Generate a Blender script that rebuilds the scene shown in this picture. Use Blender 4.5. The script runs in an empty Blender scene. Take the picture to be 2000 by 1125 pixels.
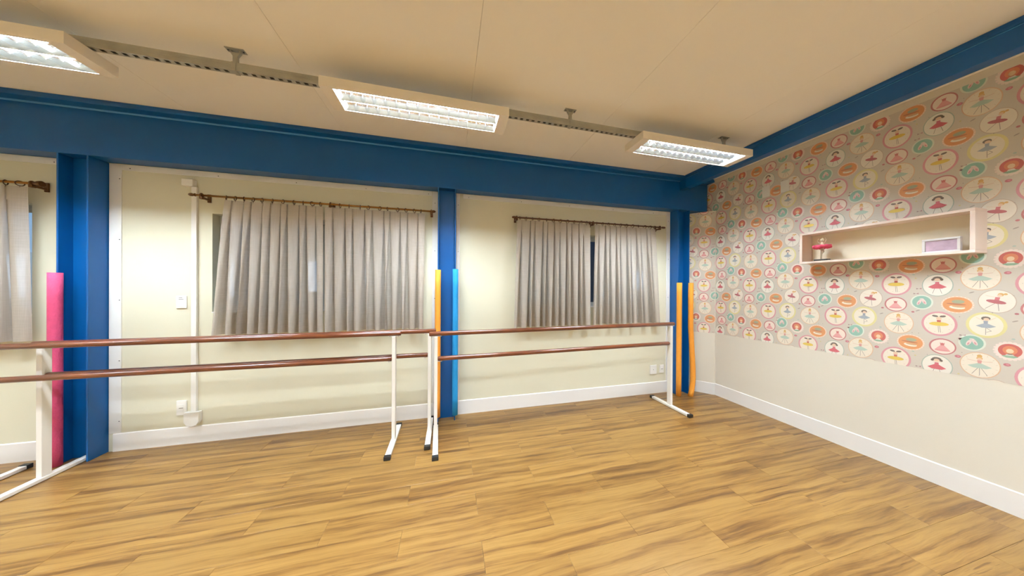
import bpy, bmesh, math, random
from mathutils import Vector, Matrix
random.seed(7)
PI = math.pi
S = bpy.context.scene
C = S.collection

# ------------------------------------------------------------------ camera
cd = bpy.data.cameras.new('camera'); cam = bpy.data.objects.new('camera', cd); C.objects.link(cam)
F_PX, YAW, PIT, ROL = 510.31, 0.238614, -0.001609, 0.004541
fw0 = Vector((math.sin(YAW), math.cos(YAW), 0)); rt0 = Vector((math.cos(YAW), -math.sin(YAW), 0)); up0 = Vector((0, 0, 1))
fw = fw0*math.cos(PIT) + up0*math.sin(PIT); up1 = up0*math.cos(PIT) - fw0*math.sin(PIT)
rt = rt0*math.cos(ROL) + up1*math.sin(ROL); up = up1*math.cos(ROL) - rt0*math.sin(ROL)
cam.matrix_world = Matrix(((rt.x, up.x, -fw.x, 0), (rt.y, up.y, -fw.y, 0), (rt.z, up.z, -fw.z, 1.5), (0, 0, 0, 1)))
cd.sensor_fit = 'HORIZONTAL'; cd.sensor_width = 36; cd.lens = 36*F_PX/2000
cd.clip_start = 0.02; cd.clip_end = 200
S.camera = cam
# ------------------------------------------------------------------ world, exposure
w = bpy.data.worlds.new('world'); S.world = w; w.use_nodes = True
bg = w.node_tree.nodes['Background']; bg.inputs[0].default_value = (0.50, 0.66, 0.95, 1); bg.inputs[1].default_value = 1.5
S.view_settings.view_transform = 'Standard'; S.view_settings.look = 'None'
S.view_settings.exposure = 0.0; S.view_settings.gamma = 1; S.view_settings.use_curve_mapping = False
TUBE_POWER = 440.0

# ------------------------------------------------------------------ materials
def lin(h):
    if isinstance(h, str):
        h = h.lstrip('#'); v = [int(h[i:i+2], 16)/255 for i in (0, 2, 4)]
        return tuple(((c/12.92) if c <= .04045 else ((c+.055)/1.055)**2.4) for c in v)
    return h
MATS = {}
def mat(name, col, rough=.5, metal=0., noise=0., nscale=8., bump=0., bscale=40., coat=0., spec=.5, emit=None, es=0.):
    m = bpy.data.materials.new(name); m.use_nodes = True; nt = m.node_tree; b = nt.nodes['Principled BSDF']
    col = lin(col); b.inputs['Base Color'].default_value = (*col, 1)
    b.inputs['Roughness'].default_value = rough; b.inputs['Metallic'].default_value = metal
    b.inputs['Coat Weight'].default_value = coat; b.inputs['Specular IOR Level'].default_value = spec
    if emit: b.inputs['Emission Color'].default_value = (*lin(emit), 1); b.inputs['Emission Strength'].default_value = es
    if noise or bump: tc = nt.nodes.new('ShaderNodeTexCoord')
    if noise:
        n = nt.nodes.new('ShaderNodeTexNoise'); n.inputs['Scale'].default_value = nscale; n.inputs['Detail'].default_value = 5
        nt.links.new(tc.outputs['Object'], n.inputs['Vector'])
        r = nt.nodes.new('ShaderNodeValToRGB'); r.color_ramp.elements[0].position = .3; r.color_ramp.elements[1].position = .7
        r.color_ramp.elements[0].color = (*[c*(1-noise) for c in col], 1); r.color_ramp.elements[1].color = (*[min(1, c*(1+noise)) for c in col], 1)
        nt.links.new(n.outputs['Fac'], r.inputs['Fac']); nt.links.new(r.outputs['Color'], b.inputs['Base Color'])
    if bump:
        n2 = nt.nodes.new('ShaderNodeTexNoise'); n2.inputs['Scale'].default_value = bscale; n2.inputs['Detail'].default_value = 4
        nt.links.new(tc.outputs['Object'], n2.inputs['Vector'])
        bm = nt.nodes.new('ShaderNodeBump'); bm.inputs['Strength'].default_value = bump; bm.inputs['Distance'].default_value = .01
        nt.links.new(n2.outputs['Fac'], bm.inputs['Height']); nt.links.new(bm.outputs['Normal'], b.inputs['Normal'])
    MATS[name] = m
    return m

def wood(name, stops, sx=1.6, sy=26., rough=.32, coat=0., axis=0, fine=.5, objrand=True, streak=True, warp=.10):
    """grain runs along local axis 0 (x)"""
    m = bpy.data.materials.new(name); m.use_nodes = True; nt = m.node_tree; N = nt.nodes; L = nt.links; b = N['Principled BSDF']
    tc = N.new('ShaderNodeTexCoord'); oi = N.new('ShaderNodeObjectInfo')
    off = N.new('ShaderNodeVectorMath'); off.operation = 'SCALE'; off.inputs[0].default_value = (37, 19, 53); L.new(oi.outputs['Random'], off.inputs['Scale'])
    add = N.new('ShaderNodeVectorMath'); add.operation = 'ADD'; L.new(tc.outputs['Object'], add.inputs[0]); L.new(off.outputs[0], add.inputs[1])
    # gentle warp of the grain
    wn = N.new('ShaderNodeTexNoise'); wn.inputs['Scale'].default_value = 2.2; wn.inputs['Detail'].default_value = 2; L.new(add.outputs[0], wn.inputs['Vector'])
    ws = N.new('ShaderNodeVectorMath'); ws.operation = 'MULTIPLY'; ws.inputs[1].default_value = (0., warp, warp); L.new(wn.outputs['Color'], ws.inputs[0])
    a2 = N.new('ShaderNodeVectorMath'); a2.operation = 'ADD'; L.new(add.outputs[0], a2.inputs[0]); L.new(ws.outputs[0], a2.inputs[1])
    def stretched(sc):
        mp = N.new('ShaderNodeMapping'); mp.inputs['Scale'].default_value = sc; L.new(a2.outputs[0], mp.inputs['Vector'])
        n = N.new('ShaderNodeTexNoise'); n.inputs['Scale'].default_value = 1; n.inputs['Detail'].default_value = 6; n.inputs['Roughness'].default_value = .6
        L.new(mp.outputs[0], n.inputs['Vector']); return n
    n1 = stretched((sx, sy, sy)); n2 = stretched((sx*5, sy*7, sy*7))
    mix = N.new('ShaderNodeMath'); mix.operation = 'MULTIPLY_ADD'; mix.inputs[1].default_value = .25*fine; L.new(n2.outputs['Fac'], mix.inputs[0])
    sub = N.new('ShaderNodeMath'); sub.operation = 'SUBTRACT'; sub.inputs[1].default_value = .125*fine; L.new(n1.outputs['Fac'], sub.inputs[0]); L.new(sub.outputs[0], mix.inputs[2])
    r = N.new('ShaderNodeValToRGB'); cr = r.color_ramp
    while len(cr.elements) < len(stops): cr.elements.new(.5)
    for e, (p, c) in zip(cr.elements, stops): e.position = p; e.color = (*lin(c), 1)
    L.new(mix.outputs[0], r.inputs['Fac'])
    out = r.outputs['Color']
    if streak:   # occasional thin dark cracks along the grain
        n3 = stretched((sx*.9, sy*1.6, sy*1.6)); r3 = N.new('ShaderNodeValToRGB'); e = r3.color_ramp.elements
        e[0].position = .30; e[0].color = (.36, .24, .15, 1); e[1].position = .345; e[1].color = (1, 1, 1, 1)
        L.new(n3.outputs['Fac'], r3.inputs['Fac'])
        mm = N.new('ShaderNodeMix'); mm.data_type = 'RGBA'; mm.blend_type = 'MULTIPLY'; mm.inputs['Factor'].default_value = .8
        L.new(out, mm.inputs['A']); L.new(r3.outputs['Color'], mm.inputs['B']); out = mm.outputs['Result']
    if objrand:
        h = N.new('ShaderNodeHueSaturation'); mr = N.new('ShaderNodeMapRange'); mr.inputs['To Min'].default_value = .93; mr.inputs['To Max'].default_value = 1.08
        L.new(oi.outputs['Random'], mr.inputs['Value']); L.new(mr.outputs[0], h.inputs['Value']); L.new(out, h.inputs['Color']); out = h.outputs['Color']
    L.new(out, b.inputs['Base Color']); b.inputs['Roughness'].default_value = rough; b.inputs['Coat Weight'].default_value = coat; b.inputs['Coat Roughness'].default_value = .15
    bp = N.new('ShaderNodeBump'); bp.inputs['Strength'].default_value = .08; bp.inputs['Distance'].default_value = .002
    L.new(n2.outputs['Fac'], bp.inputs['Height']); L.new(bp.outputs['Normal'], b.inputs['Normal'])
    MATS[name] = m; return m

M_floor = wood('floor vinyl wood', [(.28, '#4f3316'), (.40, '#704e24'), (.50, '#886431'), (.62, '#97733c'), (.8, '#7f5d2e')], sx=.85, sy=24, rough=.33, fine=1.0, warp=.045)
M_bar = wood('mahogany varnish', [(.25, '#431d0b'), (.5, '#6d3618'), (.75, '#864a22')], sx=2, sy=60, rough=.3, coat=.5, streak=False)
M_wall = mat('cream wall paint', '#dedac2', .62, noise=.012, nscale=1.4, bump=.02, bscale=160)
M_wallr = mat('greige wall paint', '#e4ddcd', .6, noise=.012, nscale=1.2, bump=.02, bscale=160)
M_white = mat('white gloss paint', '#eeebe6', .4)
M_trim = mat('white pvc profile', '#eceae4', .4)
M_ceil = mat('ceiling board paint', '#fbf6ea', .75, noise=.012, nscale=1.1, bump=.03, bscale=120)
M_gap = mat('joint backing grey', '#5a5348', .9)  # backing that shows through the floor and ceiling joints
M_blue = mat('blue steel enamel', '#005393', .36, noise=.05, nscale=5, bump=.04, bscale=60)
M_lit_edge = mat('blue lit edge bead', '#4b8cc4', .3)  # paler than the enamel: light caught on the beam edge, painted in
M_screw = mat('dark screw head', '#4a4a48', .4, .8)
M_powder = mat('white powder coat', '#f0ece4', .3, coat=.2)
M_rubber = mat('black rubber cap', '#181818', .55)
M_zinc = mat('galvanised steel', '#a8a598', .45, .35, noise=.12, nscale=9)
M_house = mat('fixture white enamel', '#efe6d6', .4)
M_refl = mat('polished aluminium', '#e9edf0', .13, 1.)
M_tube = mat('fluorescent tube', '#ffffff', .4, emit=(.785, .89, 1.0), es=TUBE_POWER)
M_rod = mat('brass rod', '#9a6a28', .32, .55)
M_rodend = mat('dark bronze fitting', '#5e3b14', .4, .45)
M_ring = mat('dark brown ring', '#4a2c10', .4, .2)
M_rod2 = mat('dark walnut rod', '#5c3414', .4, .15)
M_alu = mat('window aluminium', '#c9ccca', .38, .4)
M_plast = mat('white plastic', '#efede6', .35)
M_slot = mat('grey slot', '#7d7a70', .5)
M_shelf = mat('pale pink lacquer', '#f3e0d3', .45)
M_shelfin = mat('cream lacquer', '#efe3c8', .5)
M_pink = mat('pink foam', '#d9507a', .8, noise=.06, nscale=25, bump=.5, bscale=90)
M_orange = mat('orange foam', '#f2a036', .8, noise=.04, nscale=20, bump=.35, bscale=90)
M_bluefoam = mat('blue foam', '#1f96d8', .8, noise=.05, nscale=20, bump=.35, bscale=90)
M_black = mat('black lacquer', '#120d08', .4)
M_tulle = mat('pink tulle', '#e0506e', .8)
M_doll = mat('porcelain figure', '#e9dcc0', .4)
M_clear = mat('pale acrylic', '#ddd2b8', .2)
M_pic = mat('mauve print', '#c3a9b6', .35, noise=.22, nscale=14)
M_bld = mat('render facade', '#aeb5ac', .8, noise=.05, nscale=1)
M_bldw = mat('pale facade', '#d3deea', .8)
M_lit = mat('bright window light', '#dfe9ff', .5, emit='#cfe0ff', es=2.2)
M_dark = mat('dark navy wall', '#0b2a52', .6)
M_pave = mat('grey pavement', '#77756f', .9, noise=.1, nscale=3)

def glass_mat():
    m = bpy.data.materials.new('window glass'); m.use_nodes = True; nt = m.node_tree; N = nt.nodes; L = nt.links
    for n in list(N):
        if n.type == 'BSDF_PRINCIPLED': N.remove(n)
    t = N.new('ShaderNodeBsdfTransparent'); t.inputs[0].default_value = (.86, .92, .9, 1)
    g = N.new('ShaderNodeBsdfGlossy'); g.inputs['Roughness'].default_value = .02
    mx = N.new('ShaderNodeMixShader'); mx.inputs[0].default_value = .05; L.new(t.outputs[0], mx.inputs[1]); L.new(g.outputs[0], mx.inputs[2])
    L.new(mx.outputs[0], N['Material Output'].inputs['Surface']); return m
M_glass = glass_mat()
def cloth_mat():
    m = bpy.data.materials.new('sheer linen curtain'); m.use_nodes = True; nt = m.node_tree; N = nt.nodes; L = nt.links
    for n in list(N):
        if n.type == 'BSDF_PRINCIPLED': N.remove(n)
    tc = N.new('ShaderNodeTexCoord')
    def thread(sc):
        mp = N.new('ShaderNodeMapping'); mp.inputs['Scale'].default_value = sc; L.new(tc.outputs['Object'], mp.inputs['Vector'])
        n = N.new('ShaderNodeTexNoise'); n.inputs['Scale'].default_value = 1; n.inputs['Detail'].default_value = 3; L.new(mp.outputs[0], n.inputs['Vector']); return n
    a = thread((6, 6, 420)); b2 = thread((420, 420, 5))
    mx = N.new('ShaderNodeMath'); mx.operation = 'ADD'; L.new(a.outputs['Fac'], mx.inputs[0]); L.new(b2.outputs['Fac'], mx.inputs[1])
    r = N.new('ShaderNodeValToRGB'); r.color_ramp.elements[0].position = .35; r.color_ramp.elements[1].position = .68
    mr = N.new('ShaderNodeMath'); mr.operation = 'MULTIPLY'; mr.inputs[1].default_value = .5; L.new(mx.outputs[0], mr.inputs[0])
    r.color_ramp.elements[0].color = (*lin('#b9afa2'), 1); r.color_ramp.elements[1].color = (*lin('#cdc4b8'), 1); L.new(mr.outputs[0], r.inputs['Fac'])
    d = N.new('ShaderNodeBsdfDiffuse'); L.new(r.outputs['Color'], d.inputs['Color'])
    t = N.new('ShaderNodeBsdfTranslucent'); L.new(r.outputs['Color'], t.inputs['Color'])
    m1 = N.new('ShaderNodeMixShader'); m1.inputs[0].default_value = .15; L.new(d.outputs[0], m1.inputs[1]); L.new(t.outputs[0], m1.inputs[2])
    tr = N.new('ShaderNodeBsdfTransparent'); m2 = N.new('ShaderNodeMixShader'); m2.inputs[0].default_value = .13
    L.new(m1.outputs[0], m2.inputs[1]); L.new(tr.outputs[0], m2.inputs[2]); L.new(m2.outputs[0], N['Material Output'].inputs['Surface'])
    return m
M_cloth = cloth_mat()
M_seam = mat('linen seam', '#b9aea1', .9)
def paper_mat():
    m = bpy.data.materials.new('wallpaper print'); m.use_nodes = True; nt = m.node_tree; b = nt.nodes['Principled BSDF']
    a = nt.nodes.new('ShaderNodeAttribute'); a.attribute_name = 'ink'; nt.links.new(a.outputs['Color'], b.inputs['Base Color'])
    b.inputs['Roughness'].default_value = .55; return m
M_print = paper_mat()
M_paper = mat('wallpaper ground', '#d3c9ba', .55)

# ------------------------------------------------------------------ mesh helpers
class MB:
    def __init__(s): s.v = []; s.f = []; s.smooth = []
    def add(s, vs, fs, sm=False):
        o = len(s.v); s.v += [tuple(v) for v in vs]; s.f += [tuple(i+o for i in f) for f in fs]; s.smooth += [sm]*len(fs); return s
    def box(s, x0, x1, y0, y1, z0, z1):
        return s.add([(x0,y0,z0),(x1,y0,z0),(x1,y1,z0),(x0,y1,z0),(x0,y0,z1),(x1,y0,z1),(x1,y1,z1),(x0,y1,z1)],
                     [(0,3,2,1),(4,5,6,7),(0,1,5,4),(1,2,6,5),(2,3,7,6),(3,0,4,7)])
    def cbox(s, x0, x1, y0, y1, z0, z1, c):
        """box with all edges chamfered by c"""
        b = bmesh.new(); bmesh.ops.create_cube(b, size=1)
        for v in b.verts: v.co = Vector(((x0+x1)/2+v.co.x*(x1-x0), (y0+y1)/2+v.co.y*(y1-y0), (z0+z1)/2+v.co.z*(z1-z0)))
        bmesh.ops.bevel(b, geom=b.edges[:], offset=c, segments=2, affect='EDGES', profile=.5)
        b.verts.index_update(); s.add([v.co for v in b.verts], [[v.index for v in f.verts] for f in b.faces]); b.free(); return s
    def tube(s, pts, r, n=12, caps=True, sm=True):
        pts = [Vector(p) for p in pts]; rs = r if isinstance(r, (list, tuple)) else [r]*len(pts); vs = []; fs = []
        for i, p in enumerate(pts):
            t = (pts[min(i+1, len(pts)-1)]-pts[max(i-1, 0)]).normalized()
            a = Vector((0, 0, 1)) if abs(t.z) < .9 else Vector((1, 0, 0)); u = t.cross(a).normalized(); v = t.cross(u)
            vs += [p+(u*math.cos(2*PI*k/n)+v*math.sin(2*PI*k/n))*rs[i] for k in range(n)]
        for i in range(len(pts)-1):
            for k in range(n): fs.append((i*n+k, i*n+(k+1) % n, (i+1)*n+(k+1) % n, (i+1)*n+k))
        s.add(vs, fs, sm)
        if caps:
            o = len(vs); s.add(vs[:n], [tuple(range(n))]); s.add(vs[-n:], [tuple(range(n-1, -1, -1))])
        return s
    def torus(s, c, R, r, ax=(1, 0, 0), n=18, k=8):
        ax = Vector(ax).normalized(); a = Vector((0, 0, 1)) if abs(ax.z) < .9 else Vector((1, 0, 0)); u = ax.cross(a).normalized(); v = ax.cross(u); c = Vector(c); vs = []; fs = []
        for i in range(n):
            d = u*math.cos(2*PI*i/n)+v*math.sin(2*PI*i/n)
            for j in range(k): vs.append(c+d*(R+r*math.cos(2*PI*j/k))+ax*r*math.sin(2*PI*j/k))
        for i in range(n):
            for j in range(k): fs.append((i*k+j, i*k+(j+1) % k, ((i+1) % n)*k+(j+1) % k, ((i+1) % n)*k+j))
        return s.add(vs, fs, True)
    def ball(s, c, r, n=12, m=8, sc=(1, 1, 1)):
        vs = []; fs = []
        for i in range(m+1):
            th = PI*i/m
            for j in range(n): vs.append((c[0]+r*sc[0]*math.sin(th)*math.cos(2*PI*j/n), c[1]+r*sc[1]*math.sin(th)*math.sin(2*PI*j/n), c[2]+r*sc[2]*math.cos(th)))
        for i in range(m):
            for j in range(n): fs.append((i*n+j, (i+1)*n+j, (i+1)*n+(j+1) % n, i*n+(j+1) % n))
        return s.add(vs, fs, True)
    def prism(s, prof, axis, a, b, closed=True):
        """extrude a profile: axis 'x' -> prof (y,z); 'y' -> (x,z); 'z' -> (x,y)"""
        def P(q, t): return {'x': (t, q[0], q[1]), 'y': (q[0], t, q[1]), 'z': (q[0], q[1], t)}[axis]
        n = len(prof); vs = [P(q, a) for q in prof]+[P(q, b) for q in prof]
        fs = [(i, (i+1) % n, n+(i+1) % n, n+i) for i in range(n if closed else n-1)]
        if closed: fs += [tuple(range(n-1, -1, -1)), tuple(range(n, 2*n))]
        return s.add(vs, fs)
    def mesh(s, name):
        me = bpy.data.meshes.new(name); me.from_pydata(s.v, [], s.f)
        me.polygons.foreach_set('use_smooth', s.smooth); me.update()
        b = bmesh.new(); b.from_mesh(me); bmesh.ops.remove_doubles(b, verts=b.verts, dist=1e-6); bmesh.ops.recalc_face_normals(b, faces=b.faces); b.to_mesh(me); b.free()
        return me
    def build(s, name, m, parent=None, loc=None):
        return obj(name, s.mesh(name), m, parent, loc)
def obj(name, me, m, parent=None, loc=None):
    o = bpy.data.objects.new(name, me); C.objects.link(o)
    if m is not None and not me.materials: me.materials.append(m)
    if parent: o.parent = parent
    if loc is not None: o.location = loc
    return o
def thing(name, label, cat, loc=(0, 0, 0), rz=0, group=None):
    o = bpy.data.objects.new(name, None); C.objects.link(o); o.location = loc; o.rotation_euler = (0, 0, rz); o.empty_display_size = .1
    return tag(o, label, cat, group)
def tag(o, label, cat, group=None, kind=None):
    if label: o['label'] = label
    if cat: o['category'] = cat
    if group: o['group'] = group
    if kind: o['kind'] = kind
    return o
def struct(o, label): return tag(o, label, None, None, 'structure')
def dup(root, loc=None, label=None, group=None):
    def cp(o, par):
        c = o.copy(); C.objects.link(c); c.parent = par
        for ch in o.children: cp(ch, c)
        return c
    r = cp(root, None)
    if loc is not None: r.location = loc
    if label: r['label'] = label
    if group: r['group'] = group
    return r

# ------------------------------------------------------------------ dimensions (metres)
YW = 3.15           # window wall face
XR = 3.668          # right wall face
XL, YB = -6.2, -3.2
ZC = 3.05
YCOL = 3.01         # front of column flanges and beam web
ZB = 2.607          # beam underside
COLS = [-6.175, -3.0755, -0.0185, 3.2255]
HW = .0985

# ------------------------------------------------------------------ floor
fl = MB().box(XL-.2, XR+.2, YB-.2, YW+.2, -.06, -.006).build('floor', M_gap)
struct(fl, 'golden wood effect vinyl plank floor of the dance room')
PL, PW = .93, .1862
def plank_mesh(L, W):
    c = .0009; g = .0004; x, y = L/2-g, W/2-g; b = MB()
    vs = [(-x,-y,-.006),(x,-y,-.006),(x,y,-.006),(-x,y,-.006),(-x,-y,-c),(x,-y,-c),(x,y,-c),(-x,y,-c),(-x+c,-y+c,0),(x-c,-y+c,0),(x-c,y-c,0),(-x+c,y-c,0)]
    fs = [(0,1,5,4),(1,2,6,5),(2,3,7,6),(3,0,4,7),(4,5,9,8),(5,6,10,9),(6,7,11,10),(7,4,8,11),(8,9,10,11)]
    return b.add(vs, fs).mesh('plank')
pcache = {}
rear = MB()
k0 = math.floor((YB-1.540)/PW)
for k in range(k0, 10):
    y0 = 1.540+k*PW; y1 = min(y0+PW, YW-.001); y0 = max(y0, YB)
    if y1-y0 < .01: continue
    xj = -.27 if k % 2 == 0 else .196
    i0 = math.floor((XL-xj)/PL)
    for i in range(i0, 6):
        x0 = xj+i*PL; x1 = min(x0+PL, XR-.001); x0 = max(x0, XL)
        if x1-x0 < .02: continue
        if y0 < -.78 or x1 < -5.2:
            rear.box(x0+.0005, x1-.0005, y0+.0005, y1-.0005, -.006, 0)
            continue
        key = (round(x1-x0, 4), round(y1-y0, 4))
        if key not in pcache: pcache[key] = plank_mesh(*key)
        obj('plank', pcache[key], M_floor, fl, ((x0+x1)/2, (y0+y1)/2, 0))
o = rear.build('rear_planks', M_floor, fl); o['kind'] = 'stuff'

# ------------------------------------------------------------------ ceiling
ce = MB().box(XL-.2, XR+.2, YB-.2, YW+.2, ZC+.012, ZC+.05).build('ceiling', M_gap)
struct(ce, 'flat painted ceiling of wide boards')
seams = [XL-.1, -5.89, -4.67, -3.455, -2.24, -1.028, .178, 1.413, 2.63, XR+.1]
ys = [YB-.1, -1.75, .62, YW+.1]
for a, b_ in zip(seams, seams[1:]):
    for c, d in zip(ys, ys[1:]):
        cx, cy = (a+b_)/2, (c+d)/2; hx, hy = (b_-a)/2-.0007, (d-c)/2-.0007; e = .0012
        mb = MB().add([(-hx,-hy,.0115),(hx,-hy,.0115),(hx,hy,.0115),(-hx,hy,.0115),(-hx,-hy,e),(hx,-hy,e),(hx,hy,e),(-hx,hy,e),(-hx+e,-hy+e,0),(hx-e,-hy+e,0),(hx-e,hy-e,0),(-hx+e,hy-e,0)],
                      [(0,1,5,4),(1,2,6,5),(2,3,7,6),(3,0,4,7),(4,5,9,8),(5,6,10,9),(6,7,11,10),(7,4,8,11),(8,9,10,11)])
        mb.build('ceiling_board', M_ceil, ce, (cx, cy, ZC))

# ------------------------------------------------------------------ window wall with its openings
WIN = [(-5.30, -3.470), (-2.226, -.412), (.832, 2.832)]
ZS, ZH = 1.240, 2.205
TW = .19
wm = MB()
edges = [(COLS[i]+HW+.001, COLS[i+1]-HW-.001) for i in range(3)]
edges[2] = (edges[2][0], edges[2][1])
for (a, b_), (w0, w1) in zip(edges, WIN):
    wm.box(a, w0, YW, YW+TW, 0, ZC); wm.box(w1, b_, YW, YW+TW, 0, ZC)
    wm.box(w0, w1, YW, YW+TW, 0, ZS); wm.box(w0, w1, YW, YW+TW, ZH, ZC)
for c in COLS: wm.box(c-HW-.001, c+HW+.001, 3.215, YW+TW, 0, ZC)
wm.box(COLS[3]+HW+.001, XR+.2, YW, YW+TW, 0, ZC)
struct(wm.build('wall_window', M_wall), 'cream wall with three windows between blue steel columns')

# ------------------------------------------------------------------ other walls
struct(MB().box(XR, XR+.15, YB-.15, YW+.2, 0, ZC).build('wall_right', M_wallr), 'greige wall with ballet medallion wallpaper on its upper part')
WR = bpy.data.objects['wall_right']
struct(MB().box(XL-.15, XL, YB-.15, YW+.2, 0, ZC).build('wall_left', M_wall), 'plain cream wall at the far left end of the room')
struct(MB().box(XL-.15, XR+.15, YB-.15, YB, 0, ZC).build('wall_back', M_wall), 'plain cream wall behind the viewer')
# slanted box-out in the corner below the beam
CA = Vector((3.655, 2.905)); CB = Vector((3.452, 3.135)); ZCH = 2.600
wc = MB().prism([(CA.x, CA.y), (XR+.01, CA.y), (XR+.01, YW+.01), (CB.x, YW+.01), (CB.x, CB.y)], 'z', 0, ZCH).build('wall_corner', M_wallr)
struct(wc, 'slanted greige corner boxing with wallpaper between blue column and right wall')

# baseboards
for i, (a, b_) in enumerate(edges):
    x0 = a+(.036 if i == 1 else .004)
    bb = MB().add([(x0,3.1405,0),(b_,3.1405,0),(b_,3.1405,.156),(x0,3.1405,.156),(x0,3.1445,.162),(b_,3.1445,.162),(x0,YW,.162),(b_,YW,.162),(x0,YW,0),(b_,YW,0)],
                  [(0,1,2,3),(3,2,5,4),(4,5,7,6),(0,3,4,6,8),(1,9,7,5,2),(8,6,7,9),(0,8,9,1)])
    struct(bb.build('baseboard_window', M_white), ['tall white baseboard in the leftmost bay beside the pink tube', 'tall white baseboard below the left large curtained window', 'tall white baseboard below the right curtained window'][i])
br = bpy.data.objects.new('baseboard_right', None); C.objects.link(br); struct(br, 'tall white baseboard along the wallpapered right wall')
def bb_seg(a, b_, par, h=.162, t=.009):
    """board from a to b (2d), face on the left-hand side of a->b"""
    d = (b_-a).normalized(); n = Vector((-d.y, d.x)); A, B = a+n*t, b_+n*t; A2, B2 = a+n*(t-.004), b_+n*(t-.004)
    vs = [(*A,0),(*B,0),(*B,h-.006),(*A,h-.006),(*A2,h),(*B2,h),(*a,h),(*b_,h),(*a,0),(*b_,0)]
    return MB().add(vs, [(0,1,2,3),(3,2,5,4),(4,5,7,6),(0,3,4,6,8),(1,9,7,5,2),(8,6,7,9),(0,8,9,1)]).build('board', M_white, par)
for a, b_ in [((XR, YB), (XR, .2)), ((XR, .2015), (XR, 2.5705)), ((XR, 2.572), (XR, 2.905))]:
    bb_seg(Vector(a), Vector(b_), br)
bc = bpy.data.objects.new('baseboard_corner', None); C.objects.link(bc); struct(bc, 'short white baseboard on the slanted corner boxing')
bb_seg(CA, CB, bc)
bk = bpy.data.objects.new('baseboard_back', None); C.objects.link(bk); struct(bk, 'white baseboard on the wall behind the viewer')
bb_seg(Vector((XL, YB)), Vector((XR, YB)), bk)

# white trim profiles round each bay, with screws
scr = MB().tube([(0, 0, 0), (0, -.0012, 0), (0, -.002, 0)], [.0042, .0042, .002], 8).mesh('screw')
def trim(n, label, x0, x1, z0, z1, pts):
    t = MB().cbox(x0, x1, 3.1425, YW, z0, z1, .0018).build('trim_%d' % n, M_trim); struct(t, label)
    for x, z in pts: obj('screw', scr, M_screw, t, (x, 3.1425, z))
ti = 1
for i, (a, b_) in enumerate(edges):
    nm = ['leftmost bay', 'left window bay', 'right window bay'][i]
    trim(ti, 'white screwed profile under the blue beam in the %s' % nm, a+.085, b_-.07, 2.551, 2.604, [(a+.15+.65*k, 2.570) for k in range(5) if a+.15+.65*k < b_-.1]); ti += 1
    trim(ti, 'white screwed upright profile on the left edge of the %s' % nm, a+.006, a+(.09 if i != 2 else .046), .164, 2.604, [(a+(.078 if i != 2 else .028), .27+.55*k) for k in range(5)]); ti += 1
    trim(ti, 'white screwed upright profile on the right edge of the %s' % nm, b_-.066, b_-.004, .164, 2.604, [(b_-.036, .27+.55*k) for k in range(5)]); ti += 1

# ------------------------------------------------------------------ blue steel frame
beam = thing('steel_beam', 'deep blue steel beam running above the windows', 'beam', (0, 0, 0))
MB().cbox(XL, 3.634, YCOL, 3.148, ZB+.0005, 3.004, .002).build('web', M_blue, beam)
MB().cbox(XL, 3.660, 2.923, 3.148, 3.0045, 3.0275, .003).build('top_flange', M_blue, beam)
MB().box(XL, 3.660, 2.931, 3.148, 3.0278, 3.0495).build('packing_strip', M_blue, beam)
MB().tube([(XL, YCOL-.001, 3.0025), (3.62, YCOL-.001, 3.0000)], .0100, 10).build('lit_edge_bead', M_lit_edge, beam)  # bead for the flange lip, its lit look put into the colour
b2 = thing('steel_beam', 'narrower blue steel beam along the top of the wallpapered wall', 'beam', (0, 0, 0))
MB().cbox(3.152, 3.246, YB, 2.918, 2.883, 3.008, .0025).build('web', M_blue, b2)
MB().cbox(3.138, 3.260, YB, 2.918, 3.0085, 3.0275, .003).build('top_flange', M_blue, b2)
MB().box(3.144, 3.254, YB, 2.918, 3.0278, 3.0495).build('packing_strip', M_blue, b2)
MB().box(3.150, 3.248, 2.9185, 3.008, 2.876, 3.003).build('end_plate', M_blue, b2)
MB().tube([(3.1515, YB, 3.0065), (3.1515, 2.91, 3.0065)], .003, 8).build('lit_edge_bead', M_lit_edge, b2)  # same painted bright line on the narrower beam
CL = ['blue steel column at the far left end of the room', 'blue steel column with the pink foam tube', 'blue steel column between the two windows with orange and blue foam tubes', 'blue steel column in the far corner with two orange foam tubes']
for i, c in enumerate(COLS):
    t = thing('steel_column', CL[i], 'column', (c, 0, 0))
    for s in (-1, 1):
        x = s*(HW-.006); MB().cbox(x-.006, x+.006, YCOL, 3.205, .0005, ZB-.001, .0018).build('flange', M_blue, t)
    MB().box(-HW+.0125, HW-.0125, 3.100, 3.109, .0005, ZB-.001).build('web', M_blue, t)

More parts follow.
